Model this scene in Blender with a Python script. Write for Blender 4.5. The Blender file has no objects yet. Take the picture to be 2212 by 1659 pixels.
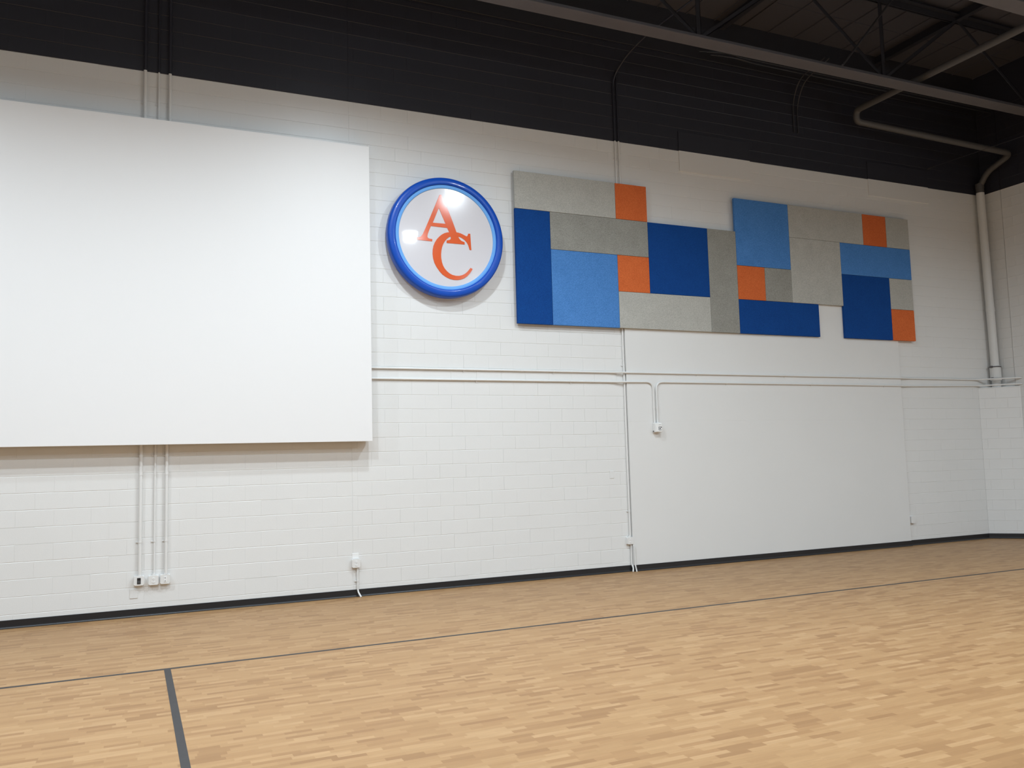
import bpy, bmesh, math, random
from mathutils import Vector, Matrix

SC = bpy.context.scene
COL = SC.collection
random.seed(7)

# ------------------------------------------------------------------ camera
CAM_POS = Vector((-4.131, -11.789, 1.838))
F_PX, YAW, PITCH, ROLL = 1833.9, 0.42396, 0.08785, -0.02678
def camera():
    f = Vector((math.sin(YAW)*math.cos(PITCH), math.cos(YAW)*math.cos(PITCH), math.sin(PITCH)))
    r = Vector((math.cos(YAW), -math.sin(YAW), 0)); u = r.cross(f)
    c, s = math.cos(ROLL), math.sin(ROLL)
    R = c*r + s*u; U = -s*r + c*u
    m = Matrix((R, U, -f)).transposed().to_4x4(); m.translation = CAM_POS
    cd = bpy.data.cameras.new('camera'); cd.sensor_fit = 'HORIZONTAL'; cd.sensor_width = 36
    cd.lens = 36*F_PX/2212; cd.clip_end = 200
    o = bpy.data.objects.new('camera', cd); o.matrix_world = m; COL.objects.link(o); SC.camera = o
camera()

# ------------------------------------------------------------------ world, exposure
w = bpy.data.worlds.new('world'); SC.world = w; w.use_nodes = True
w.node_tree.nodes['Background'].inputs[0].default_value = (0.05, 0.055, 0.065, 1)
w.node_tree.nodes['Background'].inputs[1].default_value = 0.3
SC.view_settings.view_transform = 'Standard'; SC.view_settings.look = 'None'
SC.view_settings.exposure = 0.0; SC.view_settings.gamma = 1.0; SC.view_settings.use_curve_mapping = False

# ceiling lamps: (x, y, z, watts); built as fixtures further down by make_lamp()
LAMPS = [(2.05,-4.94,7.5,1.05), (-1.15,-3.2,7.5,.72), (-4.1,-5.1,7.5,.97), (-8.0,-4.0,7.5,1.2), (2.2,-8.5,7.5,.42),
         (-1.1,-10.4,7.5,.55), (-4.3,-8.6,7.5,.7), (-8.0,-9.0,7.5,1.1), (2.1,-12.6,7.5,.8), (-4.3,-13,7.5,.95),
         (6.0,-9.3,7.5,.5), (6.0,-13.2,7.5,1.3), (9.9,-9.6,7.5,2.2)]  # lamps of this row are added out of view to brighten the right side
LAMP_W = 193.0
LAMP_SPREAD = math.radians(167)     # the reflector cuts the light off just under the black band

# ------------------------------------------------------------------ node helpers
def new_mat(name, base=(0.5,0.5,0.5), rough=0.5, metal=0.0, spec=0.5):
    m = bpy.data.materials.new(name); m.use_nodes = True
    b = m.node_tree.nodes['Principled BSDF']
    b.inputs['Base Color'].default_value = (*base, 1); b.inputs['Roughness'].default_value = rough
    b.inputs['Metallic'].default_value = metal; b.inputs['Specular IOR Level'].default_value = spec
    return m
class NT:
    def __init__(s, m): s.m = m; s.t = m.node_tree; s.b = s.t.nodes['Principled BSDF']
    def n(s, typ, **kw):
        x = s.t.nodes.new(typ)
        for k, v in kw.items(): setattr(x, k, v)
        return x
    def link(s, a, b): s.t.links.new(a, b)
    def math(s, op, a, b=None, c=None):
        x = s.n('ShaderNodeMath', operation=op)
        for i, v in enumerate((a, b, c)):
            if v is None: continue
            if isinstance(v, (int, float)): x.inputs[i].default_value = v
            else: s.link(v, x.inputs[i])
        return x.outputs[0]
    def pos(s):
        g = s.n('ShaderNodeNewGeometry'); sp = s.n('ShaderNodeSeparateXYZ'); s.link(g.outputs['Position'], sp.inputs[0])
        return g.outputs['Position'], sp.outputs
    def comb(s, x, y, z):
        c = s.n('ShaderNodeCombineXYZ')
        for i, v in enumerate((x, y, z)):
            if isinstance(v, (int, float)): c.inputs[i].default_value = v
            else: s.link(v, c.inputs[i])
        return c.outputs[0]
    def noise(s, vec, scale, detail=2, rough=.5):
        x = s.n('ShaderNodeTexNoise'); x.inputs['Scale'].default_value = scale; x.inputs['Detail'].default_value = detail
        x.inputs['Roughness'].default_value = rough; s.link(vec, x.inputs['Vector']); return x.outputs['Fac']
    def mix(s, fac, a, b):
        x = s.n('ShaderNodeMix', data_type='RGBA')
        if isinstance(fac, (int, float)): x.inputs[0].default_value = fac
        else: s.link(fac, x.inputs[0])
        for i, v in ((6, a), (7, b)):
            if isinstance(v, tuple): x.inputs[i].default_value = (*v, 1)
            else: s.link(v, x.inputs[i])
        return x.outputs[2]
    def bump(s, h, strength, dist):
        x = s.n('ShaderNodeBump'); x.inputs['Strength'].default_value = strength; x.inputs['Distance'].default_value = dist
        s.link(h, x.inputs['Height']); s.link(x.outputs[0], s.b.inputs['Normal'])

Z_BLACK = 7.066
WHITE = (0.745, 0.742, 0.728); BLACK = (0.0255, 0.026, 0.036)
def painted(name, white=WHITE, black=BLACK, rough=0.38, tex=260, tex_s=.35, split=True):
    """wall paint: white below the paint line, black above it"""
    m = new_mat(name, white, rough); N = NT(m); P, xyz = N.pos()
    mott = N.noise(P, 0.9, 3)
    wcol = N.mix(mott, tuple(v*.975 for v in white), tuple(min(1, v*1.02) for v in white))
    if split:
        f = N.math('GREATER_THAN', xyz[2], Z_BLACK)
        N.link(N.mix(f, wcol, black), N.b.inputs['Base Color'])
        N.link(N.math('ADD', rough, N.math('MULTIPLY', f, .06)), N.b.inputs['Roughness'])
    else: N.link(wcol, N.b.inputs['Base Color'])
    if tex_s:
        N.bump(N.math('ADD', N.noise(P, tex, 2), N.math('MULTIPLY', N.noise(P, 60, 2), .8)), tex_s, .0012)
    return m
M_BLOCK = painted('painted_block', rough=.36, tex_s=.5)
M_SMOOTH = painted('painted_smooth_infill', tuple(v*.985 for v in WHITE), rough=.42, tex_s=.15)
M_PIPE = painted('painted_metal_pipe', tuple(v*1.0 for v in WHITE), rough=.33, tex_s=0)
M_SCREEN = new_mat('white_board_face', (.80, .79, .785), .55)
N = NT(M_SCREEN); P, _ = N.pos(); N.bump(N.noise(P, 180, 2), .08, .001)
M_PLAST = new_mat('white_plastic', (.82, .82, .81), .3)
M_PLATE = new_mat('pale_device_plate', (.74, .735, .72), .35)
M_DARKP = new_mat('black_plastic', (.015, .015, .017), .3)
M_SLOT = new_mat('dark_slot', (.06, .06, .065), .6)
M_GREYSLOT = new_mat('grey_socket_slot', (.32, .32, .33), .6)
M_STEEL = new_mat('dark_painted_steel', (.11, .10, .105), .55)
N = NT(M_STEEL); P, _ = N.pos(); N.link(N.mix(N.noise(P, 3, 3), (.095,.088,.092), (.125,.115,.12)), N.b.inputs['Base Color'])
M_WEB = new_mat('black_painted_steel', (.022, .022, .028), .5)
M_ROD = new_mat('dark_steel_rod', (.055, .055, .06), .45, .3)
M_BASE = new_mat('black_vinyl_base', (.012, .012, .014), .38)
N = NT(M_BASE); P, _ = N.pos(); N.bump(N.noise(P, 40, 2), .1, .002)
M_RIM = new_mat('royal_blue_enamel', (.003, .072, .46), .36, spec=.3)
M_RIM.node_tree.nodes['Principled BSDF'].inputs['Coat Weight'].default_value = .12
M_BAND = new_mat('light_blue_band', (.15, .40, .84), .5, spec=.2)
M_FACE = new_mat('glossy_white_acrylic', (.68, .66, .69), .035)
M_FACE.node_tree.nodes['Principled BSDF'].inputs['Coat Weight'].default_value = .35
M_FACE.node_tree.nodes['Principled BSDF'].inputs['Coat Roughness'].default_value = .16
M_ORVIN = new_mat('orange_vinyl_letter', (.72, .115, .030), .12)
M_DECK = new_mat('black_roof_deck', (.072, .068, .078), .6)
M_LENS = new_mat('lamp_lens', (.9,.9,.9), .4)
M_LENS.node_tree.nodes['Principled BSDF'].inputs['Emission Color'].default_value = (.85,.94,1,1)
M_LENS.node_tree.nodes['Principled BSDF'].inputs['Emission Strength'].default_value = 32

def fabric(name, a, b, scale=120):
    """mottled acoustic felt"""
    m = new_mat(name, a, .9, spec=.2); N = NT(m); P, _ = N.pos()
    f1 = N.noise(P, scale, 3, .7); f2 = N.noise(P, 5, 3)
    f = N.math('ADD', N.math('MULTIPLY', N.math('SUBTRACT', f1, .5), 3.4), N.math('MULTIPLY', N.math('SUBTRACT', f2, .5), .45))
    f = N.math('ADD', f, .5); f.node.use_clamp = True
    N.link(N.mix(f, a, b), N.b.inputs['Base Color'])
    N.bump(f1, .6, .004)
    return m
FAB = {'grey': fabric('mid_grey_felt', (.215,.212,.190), (.385,.38,.345)),
       'pale': fabric('pale_grey_felt', (.36,.355,.325), (.55,.545,.505)),
       'blue': fabric('royal_blue_felt', (.0025,.043,.205), (.006,.070,.30)),
       'sky': fabric('light_blue_felt', (.050,.175,.45), (.10,.28,.66)),
       'orange': fabric('orange_felt', (.54,.105,.026), (.76,.185,.055))}

def floor_mat():
    m = new_mat('maple_strip_floor', (.6,.4,.2), .48, spec=.35); N = NT(m); P, xyz = N.pos()
    W = .052
    row = N.math('FLOOR', N.math('DIVIDE', xyz[1], W))
    wn = N.n('ShaderNodeTexWhiteNoise', noise_dimensions='1D'); N.link(row, wn.inputs['W'])
    off = N.math('MULTIPLY', wn.outputs['Value'], 7.3)
    ln = N.math('ADD', .18, N.math('MULTIPLY', N.math('FRACT', N.math('MULTIPLY', wn.outputs['Value'], 17.7)), .12))
    cell = N.math('FLOOR', N.math('ADD', N.math('DIVIDE', xyz[0], ln), off))
    w2 = N.n('ShaderNodeTexWhiteNoise', noise_dimensions='2D'); N.link(N.comb(cell, row, 0), w2.inputs['Vector'])
    v = w2.outputs['Value']
    grain = N.noise(N.comb(N.math('ADD', N.math('MULTIPLY', xyz[0], 2.2), N.math('MULTIPLY', v, 90)), N.math('MULTIPLY', xyz[1], 34), 0), 1.6, 5, .6)
    knots = N.noise(N.comb(N.math('MULTIPLY', xyz[0], 2.5), N.math('MULTIPLY', xyz[1], 14), 3.7), 1.9, 2)
    ramp = N.n('ShaderNodeValToRGB'); e = ramp.color_ramp.elements
    e[0].position = 0; e[0].color = (0.285, 0.150, 0.062, 1); e[1].position = 1; e[1].color = (0.450, 0.272, 0.130, 1)
    for p, c in ((.22, (0.350, 0.192, 0.082, 1)), (.5, (0.385, 0.220, 0.097, 1)), (.75, (0.399, 0.230, 0.102, 1))):
        k = e.new(p); k.color = c
    N.link(v, ramp.inputs[0])
    gf = N.math('MULTIPLY', N.math('SUBTRACT', grain, .38), 1.5); gf.node.use_clamp = True
    g = N.mix(gf, ramp.outputs[0], (.285, .158, .066))
    kf = N.math('MULTIPLY', N.math('SUBTRACT', knots, .70), 6.0); kf.node.use_clamp = True
    g2 = N.mix(N.math('MULTIPLY', kf, .55), g, (0.190, 0.095, 0.035))
    # painted court lines, part of the floor surface
    N.link(g2, N.b.inputs['Base Color'])
    N.bump(grain, .05, .001)
    return m
M_FLOOR = floor_mat()
M_LINE = new_mat('grey_line_tape', (.045, .042, .042), .6, spec=.25)
N = NT(M_LINE); P, _ = N.pos(); N.link(N.mix(N.noise(P, 8, 3), (.043,.039,.039), (.056,.052,.052)), N.b.inputs['Base Color'])

# ------------------------------------------------------------------ mesh helpers
def link(name, bm, mat, parent=None, smooth=False, kind=None):
    bmesh.ops.recalc_face_normals(bm, faces=bm.faces)
    me = bpy.data.meshes.new(name); bm.to_mesh(me); bm.free()
    for mm in (mat if isinstance(mat, (list, tuple)) else [mat]): me.materials.append(mm)
    if smooth:
        for p in me.polygons: p.use_smooth = True
    o = bpy.data.objects.new(name, me); COL.objects.link(o)
    if parent: o.parent = parent
    if kind: o['kind'] = kind
    return o
def tag(o, label, cat, group=None):
    o['label'] = label; o['category'] = cat
    if group: o['group'] = group
    return o
def empty(name, label, cat, loc=(0,0,0), group=None):
    o = bpy.data.objects.new(name, None); COL.objects.link(o); o.location = loc; o.empty_display_size = .1
    return tag(o, label, cat, group)
def box(bm, x0, x1, y0, y1, z0, z1, bev=0, seg=2):
    r = bmesh.ops.create_cube(bm, size=1); vs = r['verts']
    for v in vs:
        v.co = Vector((x0 if v.co.x < 0 else x1, y0 if v.co.y < 0 else y1, z0 if v.co.z < 0 else z1))
    if bev:
        es = list({e for v in vs for e in v.link_edges})
        bmesh.ops.bevel(bm, geom=es, offset=bev, segments=seg, affect='EDGES', profile=.5)
def B(*a, **k):
    bm = bmesh.new(); box(bm, *a, **k); return bm
def fillet(pts, r, n=6):
    """round the corners of a polyline"""
    pts = [Vector(p) for p in pts]; out = [pts[0]]
    for i in range(1, len(pts)-1):
        a, b, c = pts[i-1], pts[i], pts[i+1]
        d1 = (a-b); d2 = (c-b); l = min(r, d1.length*.45, d2.length*.45)
        p0 = b + d1.normalized()*l; p2 = b + d2.normalized()*l
        for k in range(n+1):
            t = k/n; out.append((1-t)**2*p0 + 2*t*(1-t)*b + t*t*p2)
    out.append(pts[-1]); return out
def tube(bm, pts, r, n=12, cap=True):
    pts = [Vector(p) for p in pts]; rings = []
    t0 = (pts[1]-pts[0]).normalized()
    up = Vector((0,0,1)) if abs(t0.z) < .9 else Vector((0,1,0))
    side = t0.cross(up).normalized()
    for i, p in enumerate(pts):
        a = pts[max(0, i-1)]; c = pts[min(len(pts)-1, i+1)]; t = (c-a).normalized()
        side = (side - t*side.dot(t)).normalized(); u = t.cross(side)
        rings.append([bm.verts.new(p + r*(math.cos(q)*side + math.sin(q)*u)) for q in (2*math.pi*k/n for k in range(n))])
    for a, b in zip(rings, rings[1:]):
        for k in range(n): bm.faces.new((a[k], a[(k+1)%n], b[(k+1)%n], b[k]))
    if cap:   # caps get their own vertices so that smooth shading does not run over the rim
        bm.faces.new([bm.verts.new(v.co) for v in rings[0]]); bm.faces.new([bm.verts.new(v.co) for v in rings[-1]][::-1])
def T(pts, r, n=12):
    bm = bmesh.new(); tube(bm, pts, r, n); return bm
def lathe(bm, prof, cx, cz, n=128, close_first=False, close_last=False):
    """profile of (radius, y) turned about the y axis through (cx, cz)"""
    rings = []
    for r, y in prof:
        rings.append([bm.verts.new((cx + r*math.cos(2*math.pi*k/n), y, cz + r*math.sin(2*math.pi*k/n))) for k in range(n)])
    for a, b in zip(rings, rings[1:]):
        for k in range(n): bm.faces.new((a[k], a[(k+1)%n], b[(k+1)%n], b[k]))
    if close_first: bm.faces.new(rings[0])
    if close_last: bm.faces.new(rings[-1])
def lathe_z(bm, prof, cx, cy, n=32, cap0=False, cap1=False):
    rings = []
    for r, z in prof:
        rings.append([bm.verts.new((cx + r*math.cos(2*math.pi*k/n), cy + r*math.sin(2*math.pi*k/n), z)) for k in range(n)])
    for a, b in zip(rings, rings[1:]):
        for k in range(n): bm.faces.new((a[k], a[(k+1)%n], b[(k+1)%n], b[k]))
    if cap0: bm.faces.new(rings[0])
    if cap1: bm.faces.new(rings[-1])

# ------------------------------------------------------------------ the room
XL, XR, YB, ZC = -16.0, 12.1, -22.0, 9.6      # left wall, right wall, back wall, roof deck
BW, BH, Z0 = .4064, .2032, .157              # concrete block length and course height, first bed joint above the floor
def block_surface(bm, u0, u1, z_top, to3d, phase, odd_full=1, seed=1, fill=False):
    """every block a raised face with chamfered edges, so that the mortar joints are real grooves"""
    rnd = random.Random(seed); D = .0042
    nrow = int((z_top - Z0)/BH) + 1
    for k in range(-1, nrow):
        za = max(0, Z0 + k*BH); zb = min(z_top, Z0 + (k+1)*BH)
        if zb - za < .02: continue
        ph = phase if (k % 2) == odd_full else phase + BW/2
        i0 = math.floor((u0 - ph)/BW)
        u = ph + i0*BW
        bed = rnd.uniform(.0045, .0062); bed2 = rnd.uniform(.0045, .0062)
        while u < u1 - 1e-4:
            a = max(u, u0); b = min(u + BW, u1); u += BW
            if b - a < .004: continue
            ca, cb = (rnd.choice((.0003, .0003, .0006, .0018) if a > -1.3 else (.0002, .0003, .0004)) for _ in range(2))
            if fill: ca = cb = .0003
            dy = [rnd.uniform(-.0007, .0007) for _ in range(4)]
            ht = bed if rnd.random() > .12 else .0012
            o = [(a, za), (b, za), (b, zb), (a, zb)]
            i = [(a+ca, za+bed2), (b-cb, za+bed2), (b-cb, zb-ht), (a+ca, zb-ht)]
            ov = [bm.verts.new(to3d(p[0], p[1], -D)) for p in o]
            iv = [bm.verts.new(to3d(p[0], p[1], dy[j])) for j, p in enumerate(i)]
            bm.faces.new(iv)
            for j in range(4): bm.faces.new((ov[j], ov[(j+1) % 4], iv[(j+1) % 4], iv[j]))

TH = .3
# long wall (the one in the picture), its front at y = 0
bm = bmesh.new()
box(bm, XL-TH, XR+TH, .0042, TH, 0, ZC)
front = lambda u, z, d: (u, -d, z)
block_surface(bm, XL, -1.306, 8.78, front, -1.306, 1, 3)
block_surface(bm, -1.294, 9.37, 8.78, front, 0.0, 1, 4)
block_surface(bm, 9.37, XR, 8.78, front, 9.37, 1, 5, True)
wb = link('wall_back', bm, M_BLOCK, kind='structure')
# right wall, front at x = XR
bm = bmesh.new()
box(bm, XR+.0042, XR+TH, YB-TH, 0, 0, ZC)
block_surface(bm, .006, .43, 8.78, lambda u, z, d: (XR+d, -u, z), .43, 1, 6)
block_surface(bm, .442, -YB, 8.78, lambda u, z, d: (XR+d, -u, z), .442, 1, 7)
link('wall_right', bm, M_BLOCK, kind='structure')
link('wall_left', B(XL-TH, XL, YB-TH, 0, 0, ZC), M_SMOOTH, kind='structure')
link('wall_front', B(XL, XR, YB-TH, YB, 0, ZC), M_SMOOTH, kind='structure')
# 45 degree wall that boxes the corner, its top a ledge at 3.02 m
DX = 11.57; S2 = math.sqrt(.5); DL = (XR-DX)/S2
bm = bmesh.new()
block_surface(bm, 0, DL, 3.02, lambda u, z, d: (DX + u*S2 + d*S2*1.0 - .0, -u*S2 + d*S2, z), .1, 0, 9, True)
pr = [(DX+.001, 0), (XR, -(XR-DX)), (XR, 0)]
lo = [bm.verts.new((x+.004, y+.004 if y else 0, 0)) for x, y in pr]; hi = [bm.verts.new((x+.0042, y+.0042 if y else 0, 3.02)) for x, y in pr]
bm.faces.new(hi); bm.faces.new(lo[::-1])
for j in range(3): bm.faces.new((lo[j], lo[(j+1)%3], hi[(j+1)%3], hi[j]))
link('wall_corner', bm, M_BLOCK, kind='structure')
# smooth infill panel between the two control joints, standing a little proud
YI = -.045
bm = bmesh.new()
box(bm, 3.212, 9.362, YI, 0, 0, 2.390, .0015, 1); box(bm, 3.212, 9.362, YI, 0, 2.390, 3.028, .0015, 1); box(bm, 3.212, 9.362, YI, 0, 3.028, 5.4, .0015, 1)
link('wall_infill', bm, M_SMOOTH, kind='structure')
# two smooth patches half painted over by the black band
for x0, x1, z0, z1 in ((4.465, 6.0, 6.705, 7.41), (8.88, 10.51, 6.735, 7.42)):
    bm = bmesh.new(); box(bm, x0, x1, -.018, .002, z0, z1, .003, 1); link('trim_1' if x0 < 5 else 'trim_2', bm, M_SMOOTH, kind='structure')
# ledger beam on top of the block wall
bm = bmesh.new(); box(bm, XL, XR, -.025, 0, 8.80, ZC, .004, 1); link('trim_3', bm, M_WEB, kind='structure')

# floor with its court lines
fl = link('floor', B(XL-TH, XR+TH, YB-TH, TH, -.12, 0), M_FLOOR, kind='structure')
ln = link('court_line', B(XL+.5, XR-.5, -3.199, -3.149, -.001, .0012), M_LINE, fl)
ln = link('court_line', B(-3.822, -3.765, -19, -3.199, -.001, .0012), M_LINE, fl)

# vinyl cove base
def base(name, a, b, nrm):
    prof = [(0,0), (.022,0), (.024,.003), (.017,.009), (.0115,.018), (.0095,.03), (.0085,.096), (.006,.099), (0,.099)]
    a = Vector((*a, 0)); b = Vector((*b, 0)); n = Vector((*nrm, 0)).normalized(); bm = bmesh.new()
    ra = [bm.verts.new(a + n*d + Vector((0,0,z))) for d, z in prof]; rb = [bm.verts.new(b + n*d + Vector((0,0,z))) for d, z in prof]
    k = len(prof)
    for i in range(k): bm.faces.new((ra[i], ra[(i+1)%k], rb[(i+1)%k], rb[i]))
    bm.faces.new(ra); bm.faces.new(rb[::-1])
    link(name, bm, M_BASE, kind='structure')
base('baseboard_back', (XL, 0), (3.212, 0), (0,-1))
base('baseboard_infill', (3.212, YI), (9.362, YI), (0,-1))
base('baseboard_far', (9.362, 0), (DX-.004, 0), (0,-1))
base('baseboard_corner', (DX-.004, 0), (XR, -(XR-DX)-.004), (-1,-1))
base('baseboard_right', (XR, -(XR-DX)), (XR, YB), (-1,0))

# roof deck, ribs running away from the long wall
bm = bmesh.new()
box(bm, XL-TH, XR+TH, YB-TH, TH, ZC, ZC+.1)
x = XL
while x < XR:
    box(bm, x, x+.012, YB, 0, ZC-.022, ZC); x += .61
y = -.9
while y > YB:
    box(bm, XL, XR, y, y+.012, ZC-.012, ZC); y -= 2.4
link('ceiling', bm, M_DECK, kind='structure')

# ------------------------------------------------------------------ white board on the left
XS0, XS1, ZS0, ZS1, YS = -8.55, -1.062, 2.133, 6.338, -.24
t = empty('projection_board', 'huge blank white board hung high on the block wall left of the round sign', 'board', (XS1, YS, ZS0))
def par(o, p):
    o.parent = p; o.matrix_parent_inverse = Matrix.Translation(p.location).inverted(); return o
par(link('face_panel', B(XS0, XS1, YS, YS+.03, ZS0, ZS1, bev=.003), M_SCREEN), t)
bm = bmesh.new()
box(bm, XS0+.004, XS1-.004, YS+.03, -.05, ZS0+.004, ZS0+.04); box(bm, XS0+.004, XS1-.004, YS+.03, -.05, ZS1-.04, ZS1-.004)
box(bm, XS0+.004, XS0+.04, YS+.03, -.05, ZS0+.04, ZS1-.04); box(bm, XS1-.04, XS1-.004, YS+.03, -.05, ZS0+.04, ZS1-.04)
par(link('frame', bm, M_SCREEN), t)
for x in (-7.9, -5.0, -1.8):
    par(link('mounting_rail', B(x-.03, x+.03, -.052, .0, ZS0+.1, ZS1-.1), M_STEEL), t)

# ------------------------------------------------------------------ round sign
CX, CZ = .12, 5.132
sign = empty('round_sign', 'round glossy sign with a blue rim and orange letters A and C', 'sign', (CX, 0, CZ))
bm = bmesh.new()
prof = [(.855, 0), (.872, -.012), (.880, -.03), (.897, -.05), (.905, -.075), (.9065, -.11), (.905, -.150), (.901, -.172), (.892, -.188), (.876, -.198),
        (.850, -.203), (.822, -.204), (.804, -.202), (.794, -.195), (.790, -.182), (.789, -.165)]
lathe(bm, prof, CX, CZ, 160)
par(link('rim', bm, M_RIM, smooth=True), sign)
bm = bmesh.new(); lathe(bm, [(.790, -.176), (.786, -.178), (.744, -.178), (.740, -.175), (.738, -.164)], CX, CZ, 160)
par(link('inner_band', bm, M_BAND, smooth=True), sign)
bm = bmesh.new(); lathe(bm, [(.742, -.10), (.742, -.166)], CX, CZ, 160, True, True)
face = par(link('sign_face', bm, M_FACE), sign)
bm = bmesh.new(); lathe(bm, [(.80, 0), (.80, -.10)], CX, CZ, 96, True, True)
par(link('back_pan', bm, M_RIM), sign)
A_OUT= [(-0.106, 0.632), (-0.073, 0.637), (-0.061, 0.608), (-0.033, 0.547), (0.012, 0.447), (0.062, 0.327), (0.108, 0.209), (0.148, 0.098), (0.163, 0.066), (0.178, 0.027), (0.196, -0.007), (0.224, -0.033), (0.246, -0.041), (0.278, -0.051), (0.278, -0.086), (-0.007, -0.085), (-0.006, -0.048), (0.033, -0.038), (0.055, -0.026), (0.062, -0.011), (0.058, 0.017), (0.031, 0.091), (0.006, 0.144), (-0.247, 0.149), (-0.283, 0.068), (-0.3, 0.022), (-0.306, -0.014), (-0.297, -0.033), (-0.274, -0.042), (-0.23, -0.047), (-0.232, -0.08), (-0.462, -0.074), (-0.462, -0.041), (-0.428, -0.032), (-0.4, -0.018), (-0.371, 0.026), (-0.336, 0.099), (-0.279, 0.229), (-0.214, 0.379), (-0.149, 0.53)]
A_HOLE= [(-0.119, 0.434), (-0.218, 0.202), (-0.019, 0.203)]
C_OUT= [(0.029, 0.079), (0.148, 0.089), (0.198, 0.083), (0.247, 0.068), (0.291, 0.047), (0.311, 0.04), (0.325, 0.048), (0.334, 0.065), (0.338, 0.083), (0.371, 0.085), (0.374, 0.018), (0.378, -0.072), (0.383, -0.164), (0.356, -0.162), (0.346, -0.123), (0.325, -0.071), (0.295, -0.031), (0.251, 0.002), (0.213, 0.02), (0.18, 0.028), (0.13, 0.03), (0.08, 0.025), (0.041, 0.011), (0.008, -0.013), (-0.026, -0.05), (-0.054, -0.091), (-0.074, -0.135), (-0.088, -0.183), (-0.096, -0.236), (-0.099, -0.294), (-0.093, -0.351), (-0.079, -0.408), (-0.059, -0.453), (-0.029, -0.493), (0.008, -0.527), (0.051, -0.553), (0.1, -0.568), (0.155, -0.571), (0.205, -0.563), (0.25, -0.545), (0.289, -0.519), (0.329, -0.479), (0.364, -0.435), (0.397, -0.451), (0.368, -0.498), (0.328, -0.546), (0.282, -0.586), (0.232, -0.612), (0.176, -0.629), (0.121, -0.634), (0.061, -0.629), (0.006, -0.614), (-0.048, -0.588), (-0.101, -0.548), (-0.149, -0.491), (-0.191, -0.426), (-0.215, -0.365), (-0.228, -0.299), (-0.229, -0.236), (-0.221, -0.173), (-0.204, -0.119), (-0.175, -0.065), (-0.139, -0.017), (-0.1, 0.02), (-0.062, 0.047), (-0.018, 0.068)]

def plate_shape(name, outer, hole, y0, y1, lab):
    bm = bmesh.new()
    def loop(L):
        vs = [bm.verts.new((CX+a, y1, CZ+b)) for a, b in L]
        return [bm.edges.new((vs[i], vs[(i+1) % len(vs)])) for i in range(len(vs))]
    es = loop(outer) + (loop(hole) if hole else [])
    g = bmesh.ops.triangle_fill(bm, edges=es, use_beauty=True)
    fs = [f for f in bm.faces]
    r = bmesh.ops.extrude_face_region(bm, geom=fs)
    for v in [q for q in r['geom'] if isinstance(q, bmesh.types.BMVert)]: v.co.y = y0
    o = par(link(name, bm, M_ORVIN), face); o['label'] = lab
    o.matrix_parent_inverse = Matrix.Translation(sign.location).inverted() @ sign.matrix_world if False else o.matrix_parent_inverse
    return o
def smooth_loop(L):
    """one round of corner-keeping subdivision so that the curves read as curves"""
    out = []; n = len(L)
    for i in range(n):
        p, q, r = Vector(L[i-1]), Vector(L[i]), Vector(L[(i+1) % n])
        a = (q-p).angle(r-q) if (q-p).length and (r-q).length else 0
        if a > .55: out.append(tuple(q))
        else: out.append(tuple(q*.75 + p*.125 + r*.125))
        s, e = Vector(L[(i+1) % n]), Vector(L[(i+2) % n])
        a2 = (r-q).angle(e-s) if (e-s).length else 0
        m = (q+s)/2
        if a < .55 and a2 < .55: m = m + ((q-p).normalized() - (e-s).normalized())*(s-q).length*.06
        out.append(tuple(m))
    return out
la = plate_shape('letter_a', A_OUT, A_HOLE, -.172, -.1655, 'orange serif letter A')
lc = plate_shape('letter_c', smooth_loop(C_OUT), None, -.1728, -.1655, 'orange serif letter C overlapping the foot of the A')
for o in (la, lc): o.matrix_parent_inverse = Matrix.Identity(4); o.parent = sign; o.matrix_parent_inverse = Matrix.Translation(sign.location).inverted()

# ------------------------------------------------------------------ acoustic panels (2 ft module)
YP0, YP1 = -.094, -.047
def XP(n): return -4.131 + (1.293 + .6103*n + 4.131)*(11.789+YP0)/(11.739)
def ZP(m): return 1.838 + (3.912 + .6055*m - 1.838)*(11.789+YP0)/(11.739)
PANELS = [  # colour, column span, row span, label
 ('pale', 0,3,3,4, 'long pale grey felt wall panel, topmost left corner of the panel group beside the sign'),
 ('orange', 3,4,3,4, 'small orange felt panel sticking up at the top where the conduits end'),
 ('blue', 0,1,0,3, 'tall narrow royal blue felt panel at the left edge nearest the round sign'),
 ('grey', 1,4,2,3, 'long grey felt panel under the grey and orange top row'),
 ('sky', 1,3,0,2, 'large light blue felt panel right of the tall narrow blue one'),
 ('orange', 3,4,1,2, 'small orange felt panel between light blue square and big royal blue square'),
 ('blue', 4,6,1,3, 'big square royal blue felt panel in the middle of the left panel group'),
 ('pale', 3,6,0,1, 'long pale grey felt panel along the bottom below the big blue square'),
 ('grey', 6,7,0,3, 'tall narrow grey felt panel right of the big blue square'),
 ('sky', 7,9,2,4, 'large light blue felt panel at the top left of the right panel group'),
 ('pale', 9,12,3,4, 'long pale grey felt panel in the top row right of the large light blue one'),
 ('orange', 12,13,3,4, 'small orange felt panel in the top row of the right panel group'),
 ('pale', 13,14,3,4, 'small grey felt panel at the top right corner of the panel group'),
 ('pale', 9,11,1,3, 'big square pale grey felt panel above the gap in the bottom row'),
 ('sky', 11,14,2,3, 'long light blue felt panel at the right under the top row'),
 ('orange', 7,8,1,2, 'small orange felt panel just below the light blue square and above long blue'),
 ('grey', 8,9,1,2, 'small grey felt panel right beside an orange one and left of big grey square'),
 ('blue', 7,10,0,1, 'long low royal blue felt panel at the bottom left of the gap'),
 ('blue', 11,13,0,2, 'big royal blue felt panel at the bottom right of the gap'),
 ('pale', 13,14,1,2, 'small grey felt panel at the right edge above the orange corner piece'),
 ('orange', 13,14,0,1, 'small orange felt panel at the bottom right corner of the panel group')]
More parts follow.
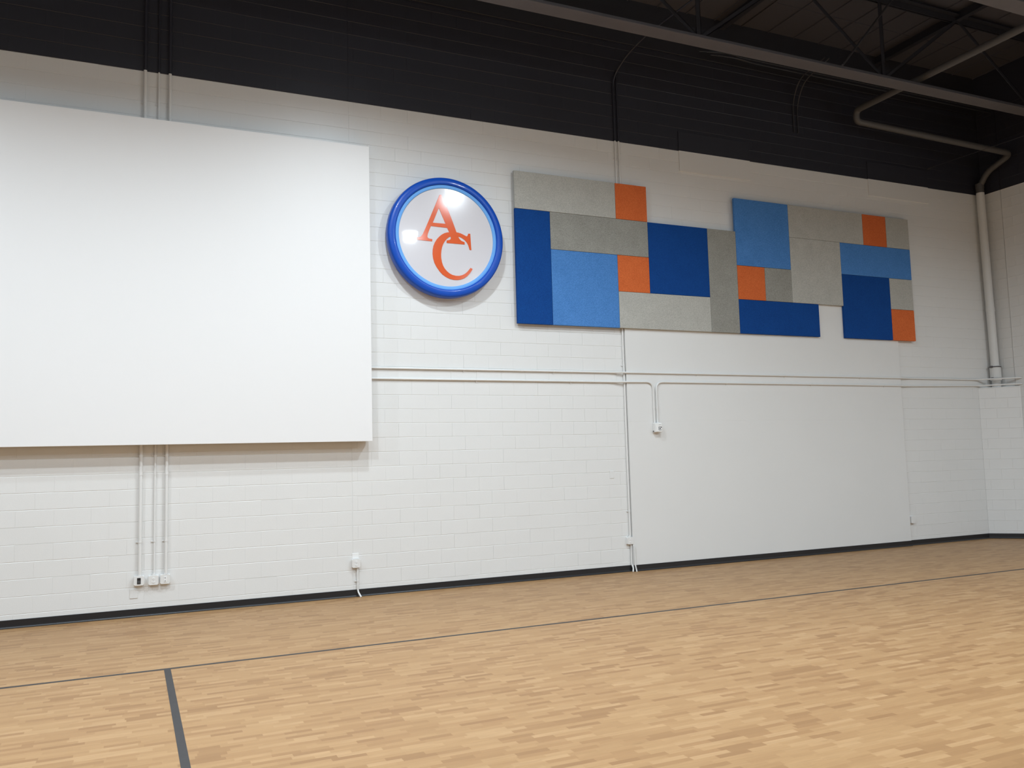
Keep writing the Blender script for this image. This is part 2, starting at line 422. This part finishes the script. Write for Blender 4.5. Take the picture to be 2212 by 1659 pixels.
for i, (c, n0, n1, m0, m1, lab) in enumerate(PANELS):
    x0, x1, z0, z1 = XP(n0)+.002, XP(n1)-.002, ZP(m0)+.002, ZP(m1)-.002
    t = empty('acoustic_panel', lab, 'acoustic panel', (x0, YP1, z0), 'felt acoustic panels on the long wall')
    ya = YP0 - random.uniform(0, .002)
    par(link('felt_core', B(x0, x1, ya, YP1, z0, z1, bev=.0035), FAB[c]), t)
    for zz in (z0+.16, z1-.16):
        par(link('mounting_cleat', B(x0+(.22 if n0 == 3 and m0 == 3 else .1), x1-.1, YP1, 0 if (x0 < 3.2 or zz > 5.4 or x1 > 9.4) else YI, zz-.03, zz+.03), M_STEEL), t)

# ------------------------------------------------------------------ conduits
def strap(p, axis, r, parent, side=1):
    """one-hole strap: a saddle over the conduit and a foot with its screw"""
    x, y, z = p; bm = bmesh.new()
    if axis == 'z':
        tube(bm, [(x, y, z-.009), (x, y, z+.009)], r+.003, 12); box(bm, x-side*(r+.028) if side > 0 else x, x if side > 0 else x+(r+.028), y+r-.005, y+r, z-.009, z+.009)
        tube(bm, [(x-side*(r+.017), y+r-.004, z), (x-side*(r+.017), y+r-.010, z)], .005, 8)
    else:
        tube(bm, [(x-.009, y, z), (x+.009, y, z)], r+.003, 12); box(bm, x-.009, x+.009, y+r-.005, y+r, z-(r+.026), z)
    return par(link('strap', bm, M_PIPE), parent)
def conduit(label, pts, r, base, fil=.1, straps=(), axis='z', coup=(), group=None):
    t = empty('conduit', label, 'conduit', base, group)
    par(link('tube', T(fillet(pts, fil), r), M_PIPE, smooth=True), t)
    for p in straps: strap(p, axis, r, t)
    for p, d in coup:
        p = Vector(p); d = Vector(d)
        par(link('coupling', T([p-d*.028, p+d*.028], r+.0025), M_PIPE, smooth=False), t)
    return t
def vertical(label, x, z0, z1, r, y, straps, coup=()):
    return conduit(label, [(x, y, z0), (x, y, z1)], r, (x, y, z0), straps=[(x, y, s) for s in straps], coup=[((x, y, c), (0,0,1)) for c in coup])
vertical('thick vertical conduit behind the white board, leftmost of three, ending at the black device', -4.0, .505, ZC, .0215, -.0265, (.92, 2.0, 6.62, 8.4), (1.78,))
vertical('thin vertical conduit in the middle of the three behind the white board', -3.833, .505, ZC, .0125, -.0165, (.92, 2.0, 6.62, 8.4), (1.78,))
vertical('thick vertical conduit behind the white board, rightmost of three', -3.697, .505, ZC, .0205, -.0255, (.92, 2.0, 6.62, 8.4), (1.78,))
# the pair that climbs above the felt panels
conduit('conduit climbing from the orange panel through the black band and bending off to the roof',
        [(3.18,-.0165,6.0), (3.18,-.0165,8.15), (3.28,-.28,8.42), (3.42,-.7,8.62), (3.6,-1.75,8.72)], .0135, (3.18,-.0165,6.0), .3, [(3.18,-.0165,6.75), (3.18,-.0165,7.8)])
vertical('shorter right-hand conduit of the pair above the small orange panel', 3.25, 6.0, 8.3, .0135, -.0165, (6.75, 7.8))
vertical('long vertical conduit from below the felt panels along the edge of the smooth wall', 3.182, .545, 3.99, .0165, -.0195, (3.3, .95), (3.58,))
vertical('thin conduit down the far edge of the smooth wall beside the corner', 9.381, .53, 3.98, .0105, -.0125, (1.6, 2.8))
# horizontals
yk, yi = -.0195, YI-.0165
def kick(z): return [(-1.45, yk, z), (2.93, yk, z), (3.14, yi, z)]
DIAG = [(DX-.10, yk, 0), (DX+.0, yk-.05, 0), (XR-.002, -(XR-DX)-.04, 0)]
conduit('upper of the two long horizontal conduits crossing the wall to the corner',
        kick(3.183) + [(9.40, yi, 3.183), (9.60, yk, 3.183)] + [(a, b, 3.183) for a, b, c in DIAG], .0155, (-1.45, yk, 3.183), .08,
        [(x, yk, 3.183) for x in (.4, 1.9)] + [(x, yi, 3.183) for x in (4.6, 6.5, 8.3)], 'x', [((1.35, yk, 3.183), (1,0,0)), ((4.2, yi, 3.183), (1,0,0))])
conduit('lower horizontal conduit from the white board that turns down to the small control box',
        kick(3.03) + [(3.703, yi, 3.035), (3.703, yi, 2.36)], .0155, (-1.45, yk, 3.03), .13, [(x, yk, 3.03) for x in (.6, 2.2)], 'x', [((1.75, yk, 3.03), (1,0,0)), ((3.703, yi, 2.62), (0,0,1))])
conduit('conduit rising from the small control box and turning right toward the corner',
        [(3.764, yi, 2.36), (3.764, yi, 3.035), (9.40, yi, 3.035), (9.60, yk, 3.035)] + [(a, b, 3.06) for a, b, c in DIAG], .0155, (3.764, yi, 2.36), .13,
        [(x, yi, 3.035) for x in (5.2, 7.1, 8.9)], 'x', [((3.764, yi, 2.62), (0,0,1))])

# ------------------------------------------------------------------ junction boxes
def oct_plate(bm, x, z, w, h, y0, y1, c):
    P = [(-w/2+c,-h/2), (w/2-c,-h/2), (w/2,-h/2+c), (w/2,h/2-c), (w/2-c,h/2), (-w/2+c,h/2), (-w/2,h/2-c), (-w/2,-h/2+c)]
    a = [bm.verts.new((x+p, y0, z+q)) for p, q in P]; b = [bm.verts.new((x+p, y1, z+q)) for p, q in P]
    bm.faces.new(a); bm.faces.new(b[::-1])
    for i in range(8): bm.faces.new((a[i], a[(i+1)%8], b[(i+1)%8], b[i]))
def jbox(label, x, z, kind, y=0, s=.118):
    t = empty('junction_box', label, 'outlet box', (x, y, z))
    bm = bmesh.new(); box(bm, x-s/2+.002, x+s/2-.002, y-.046, y, z-s/2+.002, z+s/2-.002, bev=.006)
    par(link('back_box', bm, M_PLAST), t)
    bm = bmesh.new(); oct_plate(bm, x, z, s, s, y-.055, y-.044, .014); bmesh.ops.bevel(bm, geom=list(bm.edges), offset=.0015, segments=1, affect='EDGES')
    cov = par(link('cover_plate', bm, M_PLATE), t)
    par(link('connector', T([(x, y-.0215, z+s/2-.002), (x, y-.0215, z+s/2+.022)], .021 if kind != 'floor' else .017), M_PIPE), t) if kind != 'floor' else None
    if kind == 'black':
        o = par(link('device', B(x-.022, x+.020, y-.059, y-.053, z-.040, z+.036, bev=.002), M_DARKP), t); o['label'] = 'black rectangular device'
        par(link('connector_face', B(x-.015, x+.013, y-.0605, y-.058, z-.03, z+.004, bev=.001), M_SLOT), t)
    elif kind in ('duplex', 'floor'):
        for dz in (-.0205, .0205):
            bm = bmesh.new(); lathe(bm, [(.0175, y-.053), (.0175, y-.0575), (.016, y-.059)], x, z+dz, 24, False, True)
            rc = par(link('receptacle', bm, M_PLAST), t)
            bm = bmesh.new()
            for dx in (-.0065, .0065): box(bm, x+dx-.0012, x+dx+.0012, y-.0596, y-.058, z+dz-.001, z+dz+.008)
            box(bm, x-.0025, x+.0025, y-.0596, y-.058, z+dz-.010, z+dz-.006)
            par(link('slot', bm, M_GREYSLOT), t)
        bm = bmesh.new(); lathe(bm, [(.003, y-.053), (.003, y-.057)], x, z, 10, False, True); par(link('screw', bm, M_GREYSLOT), t)
    elif kind == 'data':
        o = par(link('insert', B(x-.0175, x+.0175, y-.059, y-.053, z-.036, z+.036, bev=.002), M_PLAST), t)
        for dz in (-.019, .019):
            bm = bmesh.new(); lathe(bm, [(.0065, y-.058), (.0065, y-.062), (.003, y-.063)], x, z+dz, 16, False, True); j = par(link('jack', bm, M_GREYSLOT), t)
    return t
jbox('leftmost white square box low on the wall with a black device', -4.007, .446, 'black')
jbox('white duplex outlet box in the middle of the three low boxes', -3.840, .440, 'duplex')
jbox('white square box with two round data jacks, right of the duplex outlet', -3.704, .443, 'data')
jbox('white duplex outlet box standing alone near the floor below the board\'s right corner', -1.262, .458, 'floor')
jbox('small white duplex outlet box low at the left edge of the smooth wall', 3.165, .487, 'duplex', s=.112)
t = empty('junction_box', 'slim white outlet box low beside the far edge of the smooth wall', 'outlet box', (9.44, 0, .48))
par(link('back_box', B(9.39, 9.49, -.05, 0, .425, .545, bev=.006), M_PLAST), t)
par(link('cover_plate', B(9.385, 9.495, -.057, -.049, .42, .55, bev=.003), M_PLATE), t)
# conduits from box to floor
conduit('short conduit dropping from the lone outlet box and kicking out over the black base', [(-1.238,-.022,.40), (-1.238,-.022,.10), (-1.232,-.035,.06), (-1.205,-.075,.0)], .0125, (-1.205,-.075,0), .06,
        [(-1.238,-.022,.215)])
conduit('left of two short conduits running from the low outlet box to the floor', [(3.190,-.022,.432), (3.190,-.022,.11), (3.200,-.048,.06), (3.186,-.060,.0)], .0125, (3.186,-.06,0), .04)
conduit('right of two short conduits running from the low outlet box to the floor', [(3.228,-.062,.40), (3.228,-.062,.12), (3.236,-.072,.05), (3.240,-.085,.0)], .0115, (3.24,-.085,0), .04)
# blank wall plates
def wplate(label, x, z, w, h, mat):
    t = empty('blank_wall_plate', label, 'wall plate', (x, 0, z))
    par(link('plate', B(x-w/2, x+w/2, -.007, .004, z-h/2, z+h/2, bev=.002), mat), t)
    for dz in (-h*.33, h*.33):
        bm = bmesh.new(); lathe(bm, [(.0035, -.005), (.003, -.0085)], x, z+dz, 10, False, True); par(link('screw', bm, mat), t)
wplate('blank painted wall plate just above the baseboard under the leftmost outlet box', -4.065, .288, .09, .115, M_BLOCK)
wplate('blank painted wall plate at switch height left of the long vertical conduit', 2.893, 1.545, .078, .122, M_BLOCK)
wplate('pale unpainted plate directly above the lone low outlet box', -1.262, .555, .092, .075, M_PLAST)
# control box on the smooth wall
t = empty('control_box', 'small rounded white control box with printed black dial where two conduits meet', 'control box', (3.738, YI, 2.283))
X, Z = 3.738, 2.283
par(link('housing', B(X-.062, X+.062, YI-.075, YI, Z-.078, Z+.078, bev=.012, seg=3), M_PLAST), t)
par(link('front_cover', B(X-.058, X+.060, YI-.092, YI-.073, Z-.074, Z+.074, bev=.009, seg=3), M_PLAST), t)
yb = YI-.0925
bm = bmesh.new()
box(bm, X-.008, X+.050, yb-.001, yb+.002, Z+.004, Z+.012); box(bm, X+.036, X+.050, yb-.001, yb+.002, Z-.006, Z+.010)
box(bm, X-.010, X-.002, yb-.001, yb+.002, Z-.036, Z+.004); box(bm, X-.004, X+.046, yb-.001, yb+.002, Z-.044, Z-.036)
lathe(bm, [(.011, yb+.002), (.011, yb-.001)], X+.020, Z-.017, 20, False, True)
o = par(link('printed_label', bm, M_SLOT), t); o['label'] = 'black printed symbol'
par(link('text_strip', B(X-.004, X+.036, yb-.0006, yb+.002, Z+.040, Z+.046), M_GREYSLOT), t)
bm = bmesh.new(); tube(bm, [(X-.062, YI-.028, Z-.058), (X-.076, YI-.028, Z-.058)], .008, 12)
par(link('side_knob', bm, M_DARKP), t)

# ------------------------------------------------------------------ corner drain pipe and the run under the roof
t = empty('drain_pipe', 'thick pipe crossing under the roof and dropping down the corner', 'pipe', (11.95, -.125, 3.02))
pts = [(8.27,-9.0,8.21), (8.27,-.40,8.20), (8.29,-.36,8.0), (11.90,-.86,7.66), (11.92,-.30,7.46), (11.90,-.13,7.2), (11.90,-.13,6.9), (11.955,-.125,3.4)]
M_DRAIN = painted('painted_drain_pipe', (.70,.70,.685), (.085,.08,.077), rough=.45, tex_s=0)
par(link('roof_run', T(fillet(pts[:6], .16, 7), .060, 20), M_DRAIN, smooth=True), t)
par(link('downpipe', T(pts[5:], .078, 20), M_DRAIN, smooth=True), t)
par(link('pipe_reducer', T([(11.90,-.13,7.26), (11.90,-.13,7.16)], .083, 20), M_DRAIN), t)
bm = bmesh.new(); tube(bm, [(11.948,-.125,3.50), (11.953,-.125,3.42), (11.956,-.125,3.17), (11.958,-.125,3.10)], .078, 20)
tube(bm, [(11.951,-.125,3.46), (11.956,-.125,3.16)], .104, 20)
par(link('hub_coupling', bm, M_DRAIN, smooth=False), t)
par(link('lower_tube', T([(11.956,-.125,3.16), (11.958,-.125,2.99)], .083, 20), M_DRAIN, smooth=True), t)
for z in (3.44, 3.2):
    bm = bmesh.new(); tube(bm, [(11.953,-.125,z-.012), (11.953,-.125,z+.012)], .111, 20); box(bm, 11.83, 11.85, -.15, -.10, z-.02, z+.02)
    par(link('clamp_band', bm, M_STEEL), t)
par(link('pipe_joint', T([(11.935,-.127,4.66), (11.937,-.127,4.58)], .084, 20), M_DRAIN), t)

# ------------------------------------------------------------------ roof trusses parallel to the wall
def angle_bar(bm, a, b, w=.075, d=.05):
    a, b = Vector(a), Vector(b); t = (b-a).normalized(); s = Vector((0,1,0)); u = t.cross(s).normalized()
    for y0, y1, w0, w1 in ((-d/2, -d/2+.008, -w/2, w/2), (-d/2, d/2, -w/2, -w/2+.008)):
        vs = [bm.verts.new(p + s*yy + u*ww) for p in (a, b) for yy, ww in ((y0,w0), (y1,w0), (y1,w1), (y0,w1))]
        bm.faces.new(vs[:4][::-1]); bm.faces.new(vs[4:])
        for i in range(4): bm.faces.new((vs[i], vs[(i+1)%4], vs[4+(i+1)%4], vs[4+i]))
def truss(label, y, node0):
    t = empty('roof_truss', label, 'truss', (XL, y, 8.0), 'roof trusses')
    # bottom chord: two angles back to back over a flat plate
    bm = bmesh.new()
    box(bm, XL, XR, y-.128, y+.128, 8.0, 8.016, .002, 1); box(bm, XL, XR, y-.03, y-.016, 8.016, 8.11); box(bm, XL, XR, y+.016, y+.03, 8.016, 8.11)
    par(link('bottom_chord', bm, M_STEEL), t)
    bm = bmesh.new(); box(bm, XL, XR, y-.11, y+.11, 9.50, 9.515); box(bm, XL, XR, y-.03, y-.016, 9.40, 9.5); box(bm, XL, XR, y+.016, y+.03, 9.40, 9.5)
    par(link('top_chord', bm, M_WEB), t)
    n = node0 - 3.8*5
    while n < XR + 2:
        for q, pts in ((0, ((n,8.05), (n,9.45))), (1, ((n,8.05), (n-1.9,9.45))), (2, ((n,8.05), (n+1.9,9.45)))):
            (xa, za), (xb, zb) = pts
            if XL+.1 < xa < XR-.1 and XL+.1 < xb < XR-.1:
                bm = bmesh.new(); angle_bar(bm, (xa, y, za), (xb, y, zb), .062 if q else .08); par(link('web_member', bm, M_WEB), t)
        if XL+.3 < n < XR-.3:
            par(link('gusset_plate', B(n-.13, n+.13, y-.006, y+.006, 8.03, 8.22), M_WEB), t)
        n += 3.8
truss('steel roof truss nearest the wall with a flat pale underside running the whole width', -1.81, 7.4)
truss('second steel roof truss, glimpsed in the upper right corner', -4.30, 7.4)
# bridging between the trusses
for i, (a, b, lab) in enumerate([((5.5,-1.81,9.42), (5.5,-9,9.42), 'dark steel joist under the deck crossing behind the truss, left of the vertical web'),
                 ((9.3,-1.81,9.42), (9.3,-9,9.42), 'dark steel joist under the deck crossing toward the upper right'),
                 ((1.7,-1.81,9.42), (1.7,-9,9.42), 'dark steel joist under the deck, the leftmost in view')]):
    bm = bmesh.new(); x = a[0]; box(bm, x-.05, x+.05, b[1], -.02, 9.43, 9.445); box(bm, x-.008, x+.008, b[1], -.02, 9.445, 9.59)
    tag(link('roof_joist', bm, M_WEB), lab, 'joist', 'roof joists')
tag(link('brace_rod', T([(6.3,-1.99,8.03), (7.55,-1.99,9.42)], .018, 10), M_ROD), 'thin diagonal steel brace rod rising beside the nearest roof truss', 'brace rod')

# conduit bundle under the ledger beam, and the flexible whip pair
for k in range(4):
    y = -.30 - .045*(k % 2); z = 8.82 - .03*k; x0 = 5.55 + .12*k
    c = tag(link('roof_conduit', T(fillet([(x0-.75, y+.03, z-.03+.02*k), (x0-.3, y, z+.03), (x0, y, z), (XR-.001, y, z)], .1), .010, 8), M_ROD),
            ['topmost', 'second', 'third', 'lowest'][k] + ' thin dark conduit of the bundle below the top of the black wall', 'conduit', 'dark conduits under the roof')
for k, dx in enumerate((0, .10)):
    tag(link('flexible_conduit', T(fillet([(7.08+dx,-.018,7.75), (7.08+dx,-.018,8.32-dx*.5), (7.02+dx,-.28,8.66-dx*.4), (7.0+dx,-.95,8.76)], .22), .0105, 8), M_ROD),
        ('left' if k == 0 else 'right') + ' curved thin conduit looping off the black wall behind the roof truss', 'conduit', 'dark conduits under the roof')
# guy wire with its turnbuckle
t = empty('guy_wire', 'thin taut wire fixed to the black wall near the corner', 'wire', (10.55, 0, 7.466))
par(link('wire', T([(10.553,-.16,7.462), (10.98,-YB*-1+.05,7.0)], .0035, 6), M_ROD), t)
bm = bmesh.new(); tube(bm, [(10.551,-.03,7.465), (10.5525,-.16,7.462)], .012, 8); par(link('turnbuckle', bm, M_ROD), t)
bm = bmesh.new(); tube(bm, [(10.55,.002,7.466), (10.551,-.035,7.465)], .02, 8); par(link('eye_bolt', bm, M_ROD), t)

# ------------------------------------------------------------------ high bay lamps, those at the right end added for brightness
LAMP_LABELS = ['round high bay lamp mirrored at the top of the round sign', 'round high bay lamp nearest the long wall, by the board corner',
    'round high bay lamp in front of the white board, above the three conduits', 'round high bay lamp at the far left end of the white board',
    'round high bay lamp mirrored at the left of the round sign', 'round high bay lamp behind the camera, right of it', 'round high bay lamp above and before the camera',
    'round high bay lamp at far left, level with the one before the camera', 'round high bay lamp in the back row, second from the right',
    'round high bay lamp straight behind the camera in the back row', 'added unseen high bay lamp brightening the felt panels, right end of its row', 'added unseen high bay lamp in the back row, brightening the right side', 'added unseen high bay lamp nearest the right wall, brightening that end']
def make_lamp(i, x, y, z, k):
    t = empty('high_bay_light', LAMP_LABELS[i], 'lamp', (x, y, z), 'high bay lamps')
    bm = bmesh.new(); lathe_z(bm, [(.20, z+.03), (.205, z+.09), (.15, z+.16), (.11, z+.17), (.11, z+.27), (.05, z+.28)], x, y, 32, False, True)
    par(link('housing', bm, M_WEB, smooth=False), t)
    bm = bmesh.new(); lathe_z(bm, [(.19, z+.034), (.165, z+.02), (.158, z-.06), (.150, z-.12), (.14, z-.145), (.12, z-.15)], x, y, 32, True, True); par(link('lens', bm, M_LENS), t)
    par(link('hanger_rod', T([(x, y, z+.27), (x, y, ZC)], .012, 8), M_ROD), t)
    ld = bpy.data.lights.new('high_bay_light', 'AREA'); ld.shape = 'DISK'; ld.size = .27; ld.spread = LAMP_SPREAD; ld.energy = LAMP_W*k
    ld.color = (.815, .922, 1)
    o = bpy.data.objects.new('lamp_light', ld); COL.objects.link(o); o.location = (x, y, z-.155); par(o, t)
for i, L in enumerate(LAMPS): make_lamp(i, *L)
